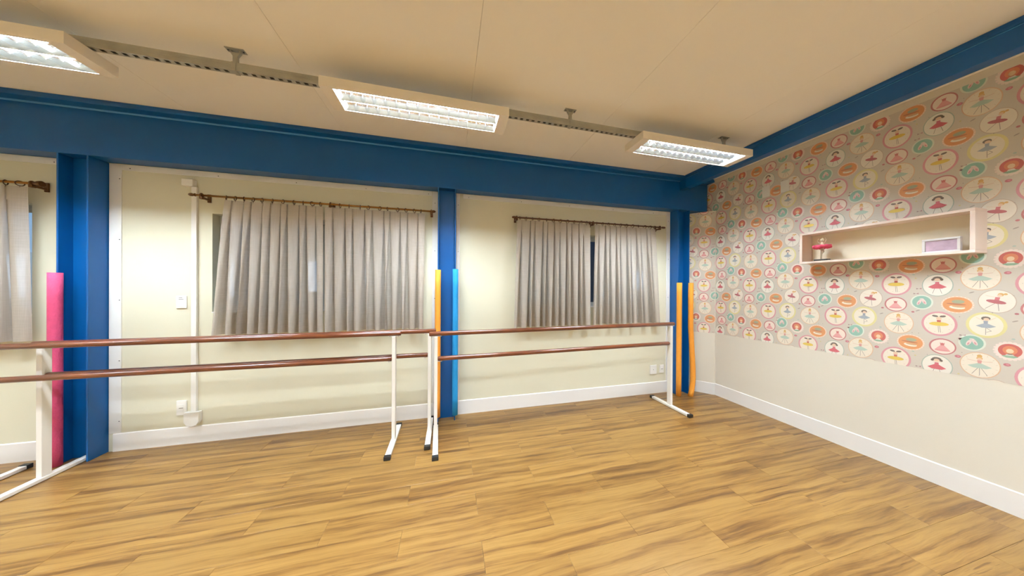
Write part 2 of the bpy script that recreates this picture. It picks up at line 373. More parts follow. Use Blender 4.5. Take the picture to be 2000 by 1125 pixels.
# ------------------------------------------------------------------ windows
WL = ['sliding aluminium window in the leftmost bay, mostly out of view', 'aluminium window behind the left pair of curtains', 'aluminium window behind the right pair of curtains']
for i, (w0, w1) in enumerate(WIN):
    t = bpy.data.objects.new('window_%d' % (i+1), None); C.objects.link(t); struct(t, WL[i])
    y0, y1 = 3.235, 3.285
    fr = MB()
    fr.box(w0, w1, y0, y1, ZS, ZS+.035); fr.box(w0, w1, y0, y1, ZH-.035, ZH)
    fr.box(w0, w0+.03, y0, y1, ZS+.035, ZH-.035); fr.box(w1-.03, w1, y0, y1, ZS+.035, ZH-.035)
    fr.build('window_frame', M_alu, t)
    MB().cbox(w0+.002, w1-.002, YW-.012, 3.235, ZS-.0, ZS+.012, .002).build('window_sill', M_white, t)
    n = 4; wd = (w1-w0-.06)/n
    for k in range(n):
        a = w0+.03+k*wd; yy = 3.248 if k in (0, 3) else 3.268
        sa = MB(); z0, z1 = ZS+.0352, ZH-.0352; q = .028
        sa.box(a, a+wd, yy-.009, yy+.009, z0, z0+q); sa.box(a, a+wd, yy-.009, yy+.009, z1-q, z1); sa.box(a, a+q, yy-.009, yy+.009, z0+q, z1-q); sa.box(a+wd-q, a+wd, yy-.009, yy+.009, z0+q, z1-q)
        sh = sa.build('sash', M_alu, t)
        MB().box(a+q, a+wd-q, yy-.002, yy+.002, z0+q, z1-q).build('pane', M_glass, sh)

# ------------------------------------------------------------------ light fixtures
FX0, FL_, FW_, FY = -.838, 1.290, .246, 2.100
ZF0, ZF1 = 2.828, 2.895
def make_fixture():
    """origin at the centre of the underside"""
    t = thing('ceiling_light', '', 'ceiling light')
    L, W, H = FL_/2, FW_/2, ZF1-ZF0; ex, ey = .078, .014; h = MB(); th = .0012
    h.box(-L, L, -W, -W+th, 0, H); h.box(-L, L, W-th, W, 0, H); h.box(-L, -L+th, -W+th, W-th, 0, H); h.box(L-th, L, -W+th, W-th, 0, H)
    h.box(-L+th, L-th, -W+th, W-th, H-th, H)
    h.box(-L+th, -L+ex, -W+th, W-th, 0, th); h.box(L-ex, L-th, -W+th, W-th, 0, th); h.box(-L+ex, L-ex, -W+th, -W+ey, 0, th); h.box(-L+ex, L-ex, W-ey, W-th, 0, th)
    h.box(-L+ex-th, -L+ex, -W+ey, W-ey, th, H-.004); h.box(L-ex, L-ex+th, -W+ey, W-ey, th, H-.004)
    h.build('housing', M_house, t)
    x0, x1 = -L+ex+.001, L-ex-.001
    half = (W-ey)/2
    for s in (-1, 1):
        yc = s*half; prof = []
        for k in range(13):
            u = -1+2*k/12; prof.append((yc+u*(half-.0015), .003+.0612*(1-abs(u)**2.6)))
        r = MB().prism(prof, 'x', x0, x1, closed=False); r.smooth = [True]*len(r.f); r.build('reflector', M_refl, t)
        tb = MB().tube([(x0+.012, yc, .0495), (x1-.012, yc, .0495)], .013, 10); tb.build('lamp_tube', M_tube, t)
        for xa, xc_ in ((x0, x0+.0115), (x1-.0115, x1)): MB().tube([(xa, yc, .0495), (xc_, yc, .0495)], .0135, 10).build('lamp_holder', M_house, t)
    n = 15; pitch = (x1-x0)/n
    bl = MB()
    for s in (-1, 1):
        yc = s*half; prof = [(yc-half+.002, .0015), (yc+half-.002, .0015), (yc+half*.80, .034), (yc-half*.80, .034)]
        m2 = MB().prism(prof, 'x', -.0006, .0006); bl.add(m2.v, m2.f)
    bme = bl.mesh('louver_blade')
    for k in range(1, n): obj('louver_blade', bme, M_refl, t, (x0+k*pitch, 0, 0))
    return t
fix0 = make_fixture()
FIXL = {(1, 0): 'louvred fluorescent ceiling light in the middle of the window-side row, above the column between windows',
        (0, 0): 'louvred fluorescent ceiling light cut off by the left edge of the photo',
        (2, 0): 'louvred fluorescent ceiling light at the right end of the rail near the wallpapered wall'}
first = True
for r, yy in enumerate((FY, .10, -1.90)):
    for c in (-1, 0, 1, 2):
        loc = (FX0+FL_/2+2.508*(c-1), yy, ZF0)
        lb = FIXL.get((c, r)) or ('louvred fluorescent ceiling light %s, %s' % (['beyond the left edge of the photo', 'in the row above the viewer', 'in the row behind the viewer'][r], ['farthest from', 'third from', 'second from', 'nearest to'][c+1]+' the wallpapered wall'))
        if first: fix0.location = loc; fix0['label'] = lb; fix0['group'] = 'louvred ceiling lights'; first = False
        else: dup(fix0, loc, lb, 'louvred ceiling lights')
# perforated rails that carry the lights
def make_rail(label):
    t = thing('lighting_rail', label, 'rail', (0, FY, 0)); x0, x1 = -5.95, 3.02; hw = .019; th = .0018; z0, z1 = 2.9045, 2.957
    m = MB().box(x0, x1, -hw, -hw+th, z0, z1).box(x0, x1, hw-th, hw, z0, z1)
    m.box(x0, x1, -hw+th, hw-th, z1-th, z1)
    m.box(x0, x1, -hw+th, -.010, z0, z0+th).box(x0, x1, .010, hw-th, z0, z0+th)
    x = x0
    while x < x1: m.box(x, min(x+.026, x1), -.010, .010, z0, z0+th); x += .050
    m.box(x0, x1, -hw-.0008, -hw, 2.926, 2.930).box(x0, x1, -hw-.0008, -hw, 2.938, 2.9405)
    m.build('channel', M_zinc, t)
    for hx in (-3.775, -1.362, 1.026, 2.745):
        h = MB().box(hx-.052, hx+.052, -.02, .02, ZC-.004, ZC-.0005)
        h.prism([(hx-.03, ZC-.0045), (hx-.03, ZC-.018), (hx-.013, ZC-.045), (hx-.013, z1+.0005), (hx+.013, z1+.0005), (hx+.013, ZC-.045), (hx+.03, ZC-.018), (hx+.03, ZC-.0045), (hx+.02, ZC-.0045), (hx+.02, ZC-.02), (hx-.02, ZC-.02), (hx-.02, ZC-.0045)], 'y', -.008, .008)
        h.box(hx-.012, hx+.012, -hw-.004, -hw-.001, z0-.003, z1+.0005); h.box(hx-.012, hx+.012, -hw-.004, hw+.004, z0-.003, z0-.0005); h.box(hx-.012, hx+.012, hw+.001, hw+.004, z0-.003, z1+.0005)
        hg = h.build('hanger', M_zinc, t)
        for sx in (-.042, .042): MB().tube([(hx+sx, 0, ZC-.004), (hx+sx, 0, ZC-.008)], .005, 8).build('screw', M_screw, hg)
    return t
rail0 = make_rail('perforated galvanised rail carrying the three visible ceiling lights')
rail0['group'] = 'lighting rails'
dup(rail0, (0, .10, 0), 'perforated galvanised rail above the viewer'); dup(rail0, (0, -1.90, 0), 'perforated galvanised rail behind the viewer')

# ------------------------------------------------------------------ curtains, rods, rings
ZROD, YROD = 2.350, 3.062
ringm = {}
def curtain(label, xt0, xt1, xb0, xb1, ntab, narrow_first, rings, mring, zt=2.320, zb=1.036, seed=0, side_bow=0.):
    rnd = random.Random(seed); t = thing('curtain', label, 'curtain', ((xt0+xt1)/2, YROD, 0), group='pleated linen curtains'); rod_ = mring[1]; mring = mring[0]; ox = (xt0+xt1)/2
    ws = [(.62 if (i % 2 == 0) == narrow_first else 1.)*rnd.uniform(.88, 1.12) for i in range(ntab)]; tot = sum(ws); e = [0]
    for q in ws: e.append(e[-1]+q/tot)
    yf = [rnd.uniform(-.004, .004)+(-.012 if ws[i] < .8 else .006) for i in range(ntab)]; sway = [rnd.uniform(-.012, .012) for i in range(ntab)]; gm = [rnd.uniform(.7, 1.25) for i in range(ntab+1)]
    NR = 30
    def row(hh):
        x0 = xt0+(xb0-xt0)*(hh**.8); x1 = xt1+(xb1-xt1)*(hh**.8); W = x1-x0; pts = []
        k = 0 if hh < .09 else ((hh-.09)/.91)
        opening = .0025+ (k**.75)*.0255; depth = .016+.060*(k**.5)
        for i in range(ntab):
            g0 = opening*gm[i]; g1 = opening*gm[i+1]; sw = sway[i]*k
            a = x0+W*e[i]+(g0 if i else 0)+sw*.5; b_ = x0+W*e[i+1]-(g1 if i < ntab-1 else 0)+sw*.5; yb_ = yf[i]*(.4+.6*k)
            bow = .003+.018*k
            for u in (0, .12, .3, .5, .7, .88, 1):
                pts.append((a+(b_-a)*u, yb_-bow*(1-(2*u-1)**2)+(.004 if u in (0, 1) else 0)*k))
            if i < ntab-1:
                c = x0+W*e[i+1]; d = depth
                wide = g1*.8
                pts.append((b_-.004*k, yb_+d*.5)); pts.append((c-wide*.6, yb_+d*.95)); pts.append((c+wide*.6, yb_+d*.95)); pts.append((c+g1+.004*k, yb_+d*.5))
        return pts
    vs = []; fs = []; n = None
    def P(hh): z = zt+(zb-zt)*hh; return [(x-ox, y, z+.0) for x, y in row(hh)]
    hs = [0, .03, .06, .088, .095]+[.095+.905*(k/(NR-5)) for k in range(1, NR-4)]
    for hh in hs:
        r = P(hh); n = len(r); vs += r
    for j in range(len(hs)-1):
        for i in range(n-1): fs.append((j*n+i, (j+1)*n+i, (j+1)*n+i+1, j*n+i+1))
    fm = MB().add(vs, fs, True); fo = fm.build('fabric', M_cloth, t)
    for nm, hh in (('header_seam', .091), ('hem_seam', .918)):
        a = [(x, y-.0012, z+.002) for x, y, z in P(hh)]; b_ = [(x, y-.0012, z-.002) for x, y, z in P(hh)]
        MB().add(a+b_, [(i, n+i, n+i+1, i+1) for i in range(n-1)], True).build(nm, M_seam, fo)
    key = mring.name
    if key not in ringm: ringm[key] = MB().torus((0, 0, 0), .0195, .0033, (1, 0, 0)).tube([(0, 0, -.022), (0, 0, -.034)], .0016, 6).mesh('curtain_ring')
    for x in rings:
        o = obj('curtain_ring', ringm[key], mring, rod_, (x-rod_.location.x, 0, -.007)); o.rotation_euler = (0, 0, rnd.choice([-.1, .05, .35, .75, 1.0, -.6]))
    return t
def rod(label, x0, x1, brackets, m, mend, style):
    t = thing('curtain_rod', label, 'curtain rod', ((x0+x1)/2, YROD, ZROD)); ox = (x0+x1)/2
    MB().tube([(x0+.05-ox, 0, 0), (x1-.05-ox, 0, 0)], .0095, 14).build('pole', m, t)
    for s, xe in ((-1, x0), (1, x1)):
        if style == 'turned': MB().tube([(xe-s*.058-ox, 0, 0), (xe-s*.05-ox, 0, 0), (xe-s*.042-ox, 0, 0), (xe-s*.028-ox, 0, 0), (xe-s*.010-ox, 0, 0), (xe-ox, 0, 0)], [.011, .015, .010, .015, .012, .004], 14).build('finial', mend, t)
        else: MB().tube([(xe-s*.07-ox, 0, 0), (xe-s*.062-ox, 0, 0), (xe-s*.05-ox, 0, 0), (xe-s*.046-ox, 0, 0), (xe-s*.018-ox, 0, 0), (xe-s*.003-ox, 0, 0), (xe-ox, 0, 0)], [.011, .014, .012, .012, .023, .024, .022], 14).build('finial', mend, t)
    for bx in brackets:
        b_ = MB().cbox(bx-ox-.014, bx-ox+.014, YW-.012-YROD, YW-YROD-.0005, -.045, .035, .003)
        b_.cbox(bx-ox-.009, bx-ox+.009, -.006, YW-.012-YROD, -.030, -.012, .003); b_.torus((bx-ox, 0, 0), .0155, .006, (1, 0, 0), 16, 8); b_.cbox(bx-ox-.012, bx-ox+.012, -.014, .014, -.036, -.012, .003)
        b_.build('bracket', mend, t)
    return t
RA = rod('brass curtain rod with turned finials above the left large curtained window', -2.345, -.142, [-2.245, -1.185, -.190], M_rod, M_rodend, 'turned')
RB_ = rod('dark brown curtain rod above the right curtained window', .740, 2.960, [.800, 1.828, 2.865], M_rod2, M_rod2, 'turned')
RC = rod('brass curtain rod with flared end in the leftmost bay', -5.45, -3.312, [-5.39, -4.36, -3.372], M_rod, M_rodend, 'flared')
rg1 = [-2.059, -1.988, -1.919, -1.846, -1.774, -1.689, -1.601, -1.507, -1.428, -1.348, -1.274]
rg2 = [-1.098, -1.014, -.909, -.831, -.719, -.643, -.541, -.456, -.369, -.301]
rg3 = [.840, .918, 1.002, 1.085, 1.184, 1.276, 1.370, 1.468, 1.560, 1.657, 1.736]
rg4 = [1.884, 1.969, 2.054, 2.148, 2.240, 2.329, 2.425, 2.515, 2.621, 2.707, 2.781]
curtain('left grey linen curtain of the left window, its edge flaring out', -2.068, -1.249, -2.162, -1.245, 11, True, rg1, (M_ring, RA), seed=3)
curtain('right grey linen curtain of the left window, beside the blue column', -1.232, -.257, -1.236, -.270, 11, True, rg2, (M_ring, RA), seed=5)
curtain('left grey linen curtain of the right window', .806, 1.787, .776, 1.812, 12, True, rg3, (M_ring, RB_), zt=2.325, zb=1.012, seed=8)
curtain('right grey linen curtain of the right window, flaring towards the corner', 1.858, 2.792, 1.834, 2.886, 12, True, rg4, (M_ring, RB_), zt=2.328, zb=1.02, seed=11)
curtain('grey linen curtain in the leftmost bay cut by the photo edge', -4.30, -3.402, -4.33, -3.376, 9, False, [-3.445, -3.528, -3.62, -3.71, -3.80, -3.89, -3.98, -4.07, -4.16, -4.25], (M_ring, RC), seed=13)

# ------------------------------------------------------------------ ballet barres
BL = 2.845
def make_barre():
    """origin on the floor midway between the two posts; bars along x"""
    t = thing('ballet_barre', '', 'ballet barre'); zu, zl, rb = 1.049, .806, .0222
    MB().tube([(-BL/2-.062, 0, zu), (-BL/2-.056, 0, zu), (BL/2+.056, 0, zu), (BL/2+.062, 0, zu)], [rb-.004, rb, rb, rb-.004], 20).build('upper_bar', M_bar, t)
    MB().tube([(-BL/2+.017, 0, zl), (-BL/2+.026, 0, zl), (BL/2-.026, 0, zl), (BL/2-.017, 0, zl)], [rb-.005, rb, rb, rb-.005], 20).build('lower_bar', M_bar, t)
    for s in (-1, 1):
        x = s*BL/2
        ps = MB().cbox(x-.016, x+.016, -.028, .028, .0315, zu-rb-.0035, .003).build('post', M_powder, t)
        ft = MB().cbox(x-.024, x+.024, -.268, .268, .004, .031, .003).build('foot', M_powder, t)
        for e in (-1, 1): MB().cbox(x-.028, x+.028, min(e*.262, e*.297), max(e*.262, e*.297), .0005, .036, .004).build('end_cap', M_rubber, ft)
        br_ = MB().cbox(x-.052, x+.052, -.016, .016, zu-rb-.003, zu-rb+.001, .0008).build('bracket', M_powder, t)
        for q in (-.038, .038): MB().tube([(x+q, 0, zu-rb-.003), (x+q, 0, zu-rb-.008)], [.006, .004], 8).build('screw', M_screw, br_)
        xi = x-s*.0165; b2_ = MB().cbox(min(xi, xi-s*.042), max(xi, xi-s*.042), -.014, .014, zl-rb-.004, zl-rb, .0008).build('bracket', M_powder, t)
        MB().tube([(xi-s*.030, 0, zl-rb-.004), (xi-s*.030, 0, zl-rb-.009)], [.006, .004], 8).build('screw', M_screw, b2_)
    return t
ba = make_barre()
ba['label'] = 'ballet barre nearest the left, its left end running out of the photo'; ba['group'] = 'portable ballet barres'
ba.location = (-.510-BL/2, 2.735, 0)
bb_ = dup(ba, (-.185-BL/2, 2.812, 0), 'ballet barre standing behind the left one, ending at the middle blue column')
bcx = dup(ba, None, 'ballet barre in front of the right curtained window')
pl, pr = Vector((-.110, 2.637)), Vector((2.721, 2.738)); mid = (pl+pr)/2
bcx.location = (mid.x, mid.y, 0); bcx.rotation_euler = (0, 0, math.atan2(pr.y-pl.y, pr.x-pl.x))

# ------------------------------------------------------------------ foam tubes on the column edges
def noodle(label, m, path, ro, slit_dir=PI/2, ri=.0105, sl=.0085, zcut=0.):
    t = thing('foam_tube', label, 'foam tube', (path[-1][0], path[-1][1], 0), group='foam pool noodles on the columns')
    o = Vector((path[-1][0], path[-1][1], 0)); a0 = math.asin(sl/ro); b0 = math.asin(min(.95, sl/ri)); n = 20; prof = []
    for k in range(n+1): a = slit_dir+a0+(2*PI-2*a0)*k/n; prof.append((math.cos(a)*ro, math.sin(a)*ro))
    for k in range(11): a = slit_dir+2*PI-b0-(2*PI-2*b0)*k/10; prof.append((math.cos(a)*ri, math.sin(a)*ri))
    vs = []; fs = []; N = len(prof)
    for x, y, z in path: vs += [(x+q[0]-o.x, y+q[1]-o.y, z) for q in prof]
    for j in range(len(path)-1):
        for i in range(N): fs.append((j*N+i, j*N+(i+1) % N, (j+1)*N+(i+1) % N, (j+1)*N+i))
    b_ = MB().add(vs, fs, True)
    for base, z in ((0, 0), ((len(path)-1)*N, 1)):
        ring = [vs[base+i] for i in range(N)]; cap = []
        for i in range(10): cap.append((2*i, 2*i+1, 2*i+2, N-2-i, N-1-i) if False else (2*i, 2*i+1, 2*i+2, n+1+9-i, n+1+10-i))
        b_.add(ring, cap)
    b_.build('foam', m, t); return t
def straight(x, y, z0, z1, dx=0., dy=0., n=8): return [(x+dx*(1-k/n), y+dy*(1-k/n), z1+(z0-z1)*k/n) for k in range(n+1)]
fxL = lambda c: c-HW+.006
fxR = lambda c: c+HW-.006
noodle('pink foam tube slotted on the left edge of the left blue column', M_pink, straight(fxL(COLS[1]), 3.000, .002, 1.606), .0355)
noodle('orange foam tube slotted on the left edge of the middle blue column', M_orange, straight(fxL(COLS[2])-.002, 3.000, .068, 1.692), .031)
noodle('blue foam tube slotted on the right edge of the middle blue column', M_bluefoam, straight(fxR(COLS[2])+.002, 3.000, .072, 1.704), .031)
noodle('orange foam tube slotted on the left edge of the corner blue column', M_orange, straight(fxL(COLS[3])-.002, 2.994, .002, 1.578, .012, .008), .0325)
zt = 1.578
pts = [(3.340, 3.000, zt), (3.338, 3.000, 1.25), (3.338, 2.998, .95), (3.346, 2.990, .70), (3.352, 2.982, .50), (3.352, 2.974, .38), (3.346, 2.966, .26), (3.330, 2.958, .16), (3.305, 2.950, .07), (3.280, 2.945, .004)]
noodle('orange foam tube on the right edge of the corner column, its foot curling loose', M_orange, pts, .0325)

# ------------------------------------------------------------------ sockets, switch, conduit
def plate(label, cat, x0, x1, z0, z1, kind):
    t = thing('wall_socket' if kind != 'switch' else 'light_switch', label, cat, ((x0+x1)/2, YW, (z0+z1)/2)); w_, h_ = (x1-x0)/2, (z1-z0)/2
    MB().cbox(-w_, w_, -.010, -.0005, -h_, h_, .003).build('cover_plate', M_plast, t)
    if kind == 'switch':
        MB().cbox(-w_*.62, w_*.62, -.013, -.0102, -h_*.72, h_*.35, .001).build('rocker', M_plast, t)
        MB().box(-.018, .018, -.0112, -.0102, h_*.42, h_*.5).box(-.016, .010, -.0112, -.0102, h_*.66, h_*.74).build('slot', M_slot, t)
    elif kind == 'blank':
        MB().tube([(0, -.0102, .0), (0, -.0118, 0)], .005, 10).build('screw', M_slot, t)
    else:
        MB().cbox(-w_*.6, w_*.6, -.0125, -.0102, -h_*.5, h_*.5, .001).build('insert', M_plast, t)
        MB().box(-.016, .016, -.0135, -.0126, -.003, .003).build('slot', M_slot, t)
plate('white light switch on the cream wall left of the left window', 'light switch', -2.495, -2.417, 1.290, 1.407, 'switch')
plate('white wall socket low beside the foot of the white conduit', 'wall socket', -2.491, -2.414, .276, .415, 'socket')
plate('larger white blank socket plate low beside the right barre post', 'wall socket', 2.790, 2.900, .275, .404, 'blank')
plate('narrow white wall socket low at the right end of the window wall', 'wall socket', 2.952, 3.024, .285, .397, 'socket')
cdt = thing('cable_conduit', 'white upright cable duct left of the left window with box at top', 'conduit', (-2.352, YW, 0))
MB().cbox(-.020, .020, -.024, -.0005, .300, 2.443, .002).build('duct', M_plast, cdt)
MB().cbox(-.078, .008, -.046, -.0005, 2.444, 2.508, .004).build('junction_box', M_plast, cdt)
MB().prism([(-.060, .305), (-.060, .215), (-.040, .185), (0, .172), (.035, .185), (.052, .215), (.052, .305)], 'y', -.042, -.0005).build('foot_cover', M_plast, cdt)
for y_, z_, lb in ((2.305, 2.651, 'white blank cover plate on the wallpaper, the one nearer the corner'), (2.126, 2.651, 'white blank cover plate on the wallpaper, the one nearer the wall shelf')):
    t = thing('cover_plate', lb, 'cover plate', (XR, y_, z_))
    MB().cbox(-.012, -.0032, -.038, .038, -.064, .064, .003).build('plate', M_plast, t)

# ------------------------------------------------------------------ wallpaper
Z0P, Z1P = .868, 2.992
def ell(cx, cy, rx, ry, n=20, rot=0.):
    c, s = math.cos(rot), math.sin(rot)
    return [(cx+rx*math.cos(2*PI*k/n)*c-ry*math.sin(2*PI*k/n)*s, cy+rx*math.cos(2*PI*k/n)*s+ry*math.sin(2*PI*k/n)*c) for k in range(n)]
def line(x0, y0, x1, y1, w_=.0022):
    d = math.hypot(x1-x0, y1-y0) or 1; nx, ny = -(y1-y0)/d*w_/2, (x1-x0)/d*w_/2
    return [(x0+nx, y0+ny), (x0-nx, y0-ny), (x1-nx, y1-ny), (x1+nx, y1+ny)]
SKIN, BROWN, LEG = '#eac6a4', '#4f3a2c', '#8d7d72'
def motif(kind):
    o = []   # (layer, polygon, colour)
    def A(l, p, c): o.append((l, p, c))
    if kind == 'P':
        A(1, ell(0, 0, .0765, .094, 28), '#d98b98'); A(2, ell(0, 0, .0655, .082, 28), '#f3e8d6')
        for k in range(10): a = 2*PI*k/10; A(3, ell(.053*math.cos(a), .066*math.sin(a), .002, .002, 5), '#b9b2aa')
        for s in (-1, 1): A(3, ell(s*.016, .058, .014, .0075, 10, s*.25), BROWN); A(3, line(0, .018, s*.032, .008), SKIN); A(3, line(s*.003, -.018, s*.004+.004, -.066), LEG)
        A(3, ell(0, .040, .012, .013, 10), SKIN); A(4, [(-.009, .028), (-.007, .008), (.007, .008), (.009, .028)], '#c0392f'); A(5, ell(0, -.002, .042, .0145, 16), '#e3c21e')
    elif kind == 'RT':
        A(1, ell(0, 0, .0675, .086, 26), '#9fb3a4'); A(2, ell(0, 0, .063, .081, 26), '#f0ecdf')
        A(3, ell(0, .050, .021, .017, 12), BROWN); A(4, ell(0, .042, .013, .012, 10), SKIN)
        for s in (-1, 1): A(3, ell(s*.020, .043, .006, .009, 8), BROWN); A(3, line(s*.006, .024, s*.026, .040), SKIN); A(3, line(s*.010, -.022, s*.020, -.064), LEG)
        A(4, [(-.008, .026), (-.010, .002), (.010, .002), (.008, .026)], '#c94a62'); A(5, [(-.010, .010), (-.040, -.014), (-.020, -.026), (.020, -.026), (.040, -.014), (.010, .010)], '#cb3350')
    elif kind == 'MINT':
        A(1, ell(0, 0, .075, .0905, 26), '#dfb48a'); A(2, ell(0, 0, .0705, .0855, 26), '#f1e6d2')
        for k in range(14): a = 2*PI*k/14+.2; A(3, line(.058*math.cos(a), .070*math.sin(a), .066*math.cos(a), .080*math.sin(a), .0016), '#cdbfa8')
        A(3, ell(0, .064, .010, .011, 10), '#d9a441'); A(4, ell(0, .048, .012, .012, 10), '#e0b05a'); A(5, ell(0, .043, .009, .009, 8), SKIN)
        for s in (-1, 1): A(3, line(0, .024, s*.046, .032), '#d9a58c'); A(3, line(s*.004, -.016, s*.028, -.068), LEG)
        A(3, line(0, -.016, 0, -.072), LEG); A(4, [(-.009, .034), (-.006, .010), (.006, .010), (.009, .034)], '#d98f88'); A(5, [(-.008, .012), (-.044, -.010), (-.024, -.022), (.024, -.022), (.044, -.010), (.008, .012)], '#b3cdbb')
    elif kind == 'BURG':
        A(1, ell(0, 0, .0665, .081, 26), '#c3ad98'); A(2, ell(0, 0, .063, .077, 26), '#f1e8d8')
        A(3, ell(.014, .046, .011, .012, 10), '#d8a445'); A(3, ell(.030, .050, .007, .007, 8), '#d8a445'); A(4, ell(.010, .040, .009, .009, 8), SKIN)
        A(3, line(.004, .026, -.038, .040), SKIN); A(3, line(0, -.008, -.040, -.052), LEG); A(3, line(.004, -.008, .008, -.066), LEG)
        A(4, [(-.004, .030), (-.008, .008), (.008, .004), (.012, .028)], '#c65a64'); A(5, ell(-.002, -.003, .036, .0125, 14, -.28), '#b03a4c')
    elif kind == 'YEL':
        A(1, ell(0, 0, .0735, .0905, 28), '#e3d98e'); A(2, ell(0, 0, .061, .076, 26), '#f3ead6')
        A(3, ell(0, .046, .017, .014, 12), BROWN); A(4, ell(.002, .040, .011, .010, 10), SKIN)
        A(3, line(-.004, .024, -.036, .052), SKIN); A(3, line(.004, .024, .036, .056), SKIN); A(3, line(0, -.016, 0, -.068), LEG); A(3, line(.002, -.020, .020, -.040), LEG); A(3, line(.020, -.040, .002, -.050), LEG)
        A(4, [(-.008, .030), (-.007, .006), (.007, .006), (.008, .030)], '#8f97a6'); A(5, [(-.008, .010), (-.036, -.008), (-.014, -.020), (.014, -.020), (.036, -.008), (.008, .010)], '#9aa7b2')
    elif kind == 'R':
        for k in range(20): a = 2*PI*k/20; A(1, ell(.0495*math.cos(a), .056*math.sin(a), .0085, .0085, 8), '#efdcd2')
        A(2, ell(0, 0, .050, .057, 22), '#f1e2d6'); A(3, ell(0, .003, .040, .046, 22), '#c2342f'); A(4, ell(0, .006, .025, .029, 14), '#d9743a'); A(5, ell(0, .000, .013, .016, 10), '#f0cfa4')
        A(4, [(-.022, -.040), (-.008, -.018), (.008, -.018), (.022, -.040)], '#f3ece2'); A(5, [(-.028, -.036), (-.018, -.030), (.018, -.030), (.028, -.036), (.012, -.045), (-.012, -.045)], '#7fae8e')
    elif kind == 'PD':
        A(1, ell(0, 0, .0575, .0615, 24), '#bd5f64'); A(2, ell(.001, -.001, .050, .0535, 24), '#f4e4d6')
        A(3, [(-.010, .032), (-.006, .024), (0, .028), (.006, .024), (.010, .032), (.007, .006), (-.007, .006)], '#cc5a5c'); A(4, [(-.008, .008), (-.034, -.030), (.034, -.030), (.008, .008)], '#e79a9a'); A(5, ell(0, -.030, .034, .006, 12), '#e08c8e')
    elif kind == 'O':
        A(1, ell(0, 0, .066, .064, 24), '#f0cdb4')
        for k in range(24): a = 2*PI*k/24; A(2, ell(.0625*math.cos(a), .0605*math.sin(a), .003, .003, 5), '#fbeee2')
        A(3, ell(0, 0, .058, .056, 24), '#df8c3e'); A(4, ell(.004, .022, .026, .014, 12), '#9aa47c'); A(4, ell(-.004, .004, .040, .006, 12, -.1), '#b9622a')
        A(4, ell(0, -.020, .032, .013, 14, -.12), '#f1ead8'); A(5, ell(.004, -.014, .026, .007, 12, -.12), '#d0a070')
    elif kind == 'T':
        A(1, ell(0, 0, .052, .0585, 22), '#dfe6d6'); A(2, ell(0, 0, .0435, .050, 22), '#7fb9a6')
        for s in (-1, 1): A(3, ell(s*.011, .002+s*.003, .0085, .024, 12, s*.35), '#ecd2cc'); A(4, ell(s*.013, -.006+s*.003, .004, .010, 8, s*.35), '#d98f98')
        A(3, ell(0, .026, .010, .004, 8), '#efdad2')
    elif kind == 'rose': A(1, ell(0, 0, .013, .0105, 9), '#c2566a'); A(2, ell(.002, .001, .006, .005, 6), '#d98592')
    elif kind == 'rosesm': A(1, ell(0, 0, .008, .007, 7), '#b5505c')
    elif kind == 'bow': A(1, [(-.012, .006), (-.012, -.005), (0, 0)], '#8d6a68'); A(1, [(.012, .008), (.012, -.004), (0, 0)], '#a86a72')
    elif kind == 'shoe': A(1, ell(0, 0, .012, .004, 8, .5), '#9c8f84')
    elif kind == 'star': A(1, ell(0, 0, .0055, .0055, 5), '#cfc27a')
    elif kind == 'mintdot': A(1, ell(0, 0, .007, .006, 6), '#a9bdb2')
    elif kind == 'dot': A(1, ell(0, 0, .0028, .0028, 5), '#8f8478')
    return o
TU, TV = .5525, .6215
PATTERN = [('P', 2.480, 1.543), ('P', 2.281, 1.237), ('R', 2.571, 1.709), ('PD', 2.482, 1.375), ('PD', 2.266, 1.687), ('O', 2.760, 1.388), ('O', 2.408, 1.690),
           ('T', 2.357, 1.399), ('T', 2.703, 1.740), ('RT', 2.289, 1.533), ('MINT', 2.674, 1.586), ('MINT', 2.467, 1.221), ('BURG', 2.616, 1.420), ('YEL', 2.653, 1.252),
           ('rose', 2.580, 1.615), ('rose', 2.203, 1.628), ('rosesm', 2.397, 1.318), ('rosesm', 2.550, 1.340), ('bow', 2.383, 1.465), ('bow', 2.185, 1.165), ('shoe', 2.705, 1.480), ('shoe', 2.375, 1.330), ('shoe', 2.555, 1.290), ('star', 2.385, 1.590), ('star', 2.200, 1.500), ('mintdot', 2.395, 1.620), ('mintdot', 2.560, 1.170), ('mintdot', 2.210, 1.350),
           ('dot', 2.330, 1.610), ('dot', 2.52, 1.66), ('dot', 2.63, 1.34), ('dot', 2.75, 1.30), ('dot', 2.20, 1.42), ('dot', 2.37, 1.15), ('dot', 2.56, 1.46), ('dot', 2.74, 1.66), ('dot', 2.40, 1.77), ('dot', 2.18, 1.72), ('rosesm', 2.195, 1.76), ('bow', 2.37, 1.505)]
MO = {}
def ink(h):
    c = lin(h); g = lin('#dccfc0'); return tuple(a*.80+b_*.20 for a, b_ in zip(c, g))
def clip(poly, ax, val, keep_ge):
    out = []
    for i in range(len(poly)):
        a, b_ = poly[i], poly[(i+1) % len(poly)]; ia = (a[ax] >= val) == keep_ge; ib = (b_[ax] >= val) == keep_ge
        if ia: out.append(a)
        if ia != ib: t = (val-a[ax])/(b_[ax]-a[ax]); q = [a[0]+(b_[0]-a[0])*t, a[1]+(b_[1]-a[1])*t]; q[ax] = val; out.append(tuple(q))
    return out
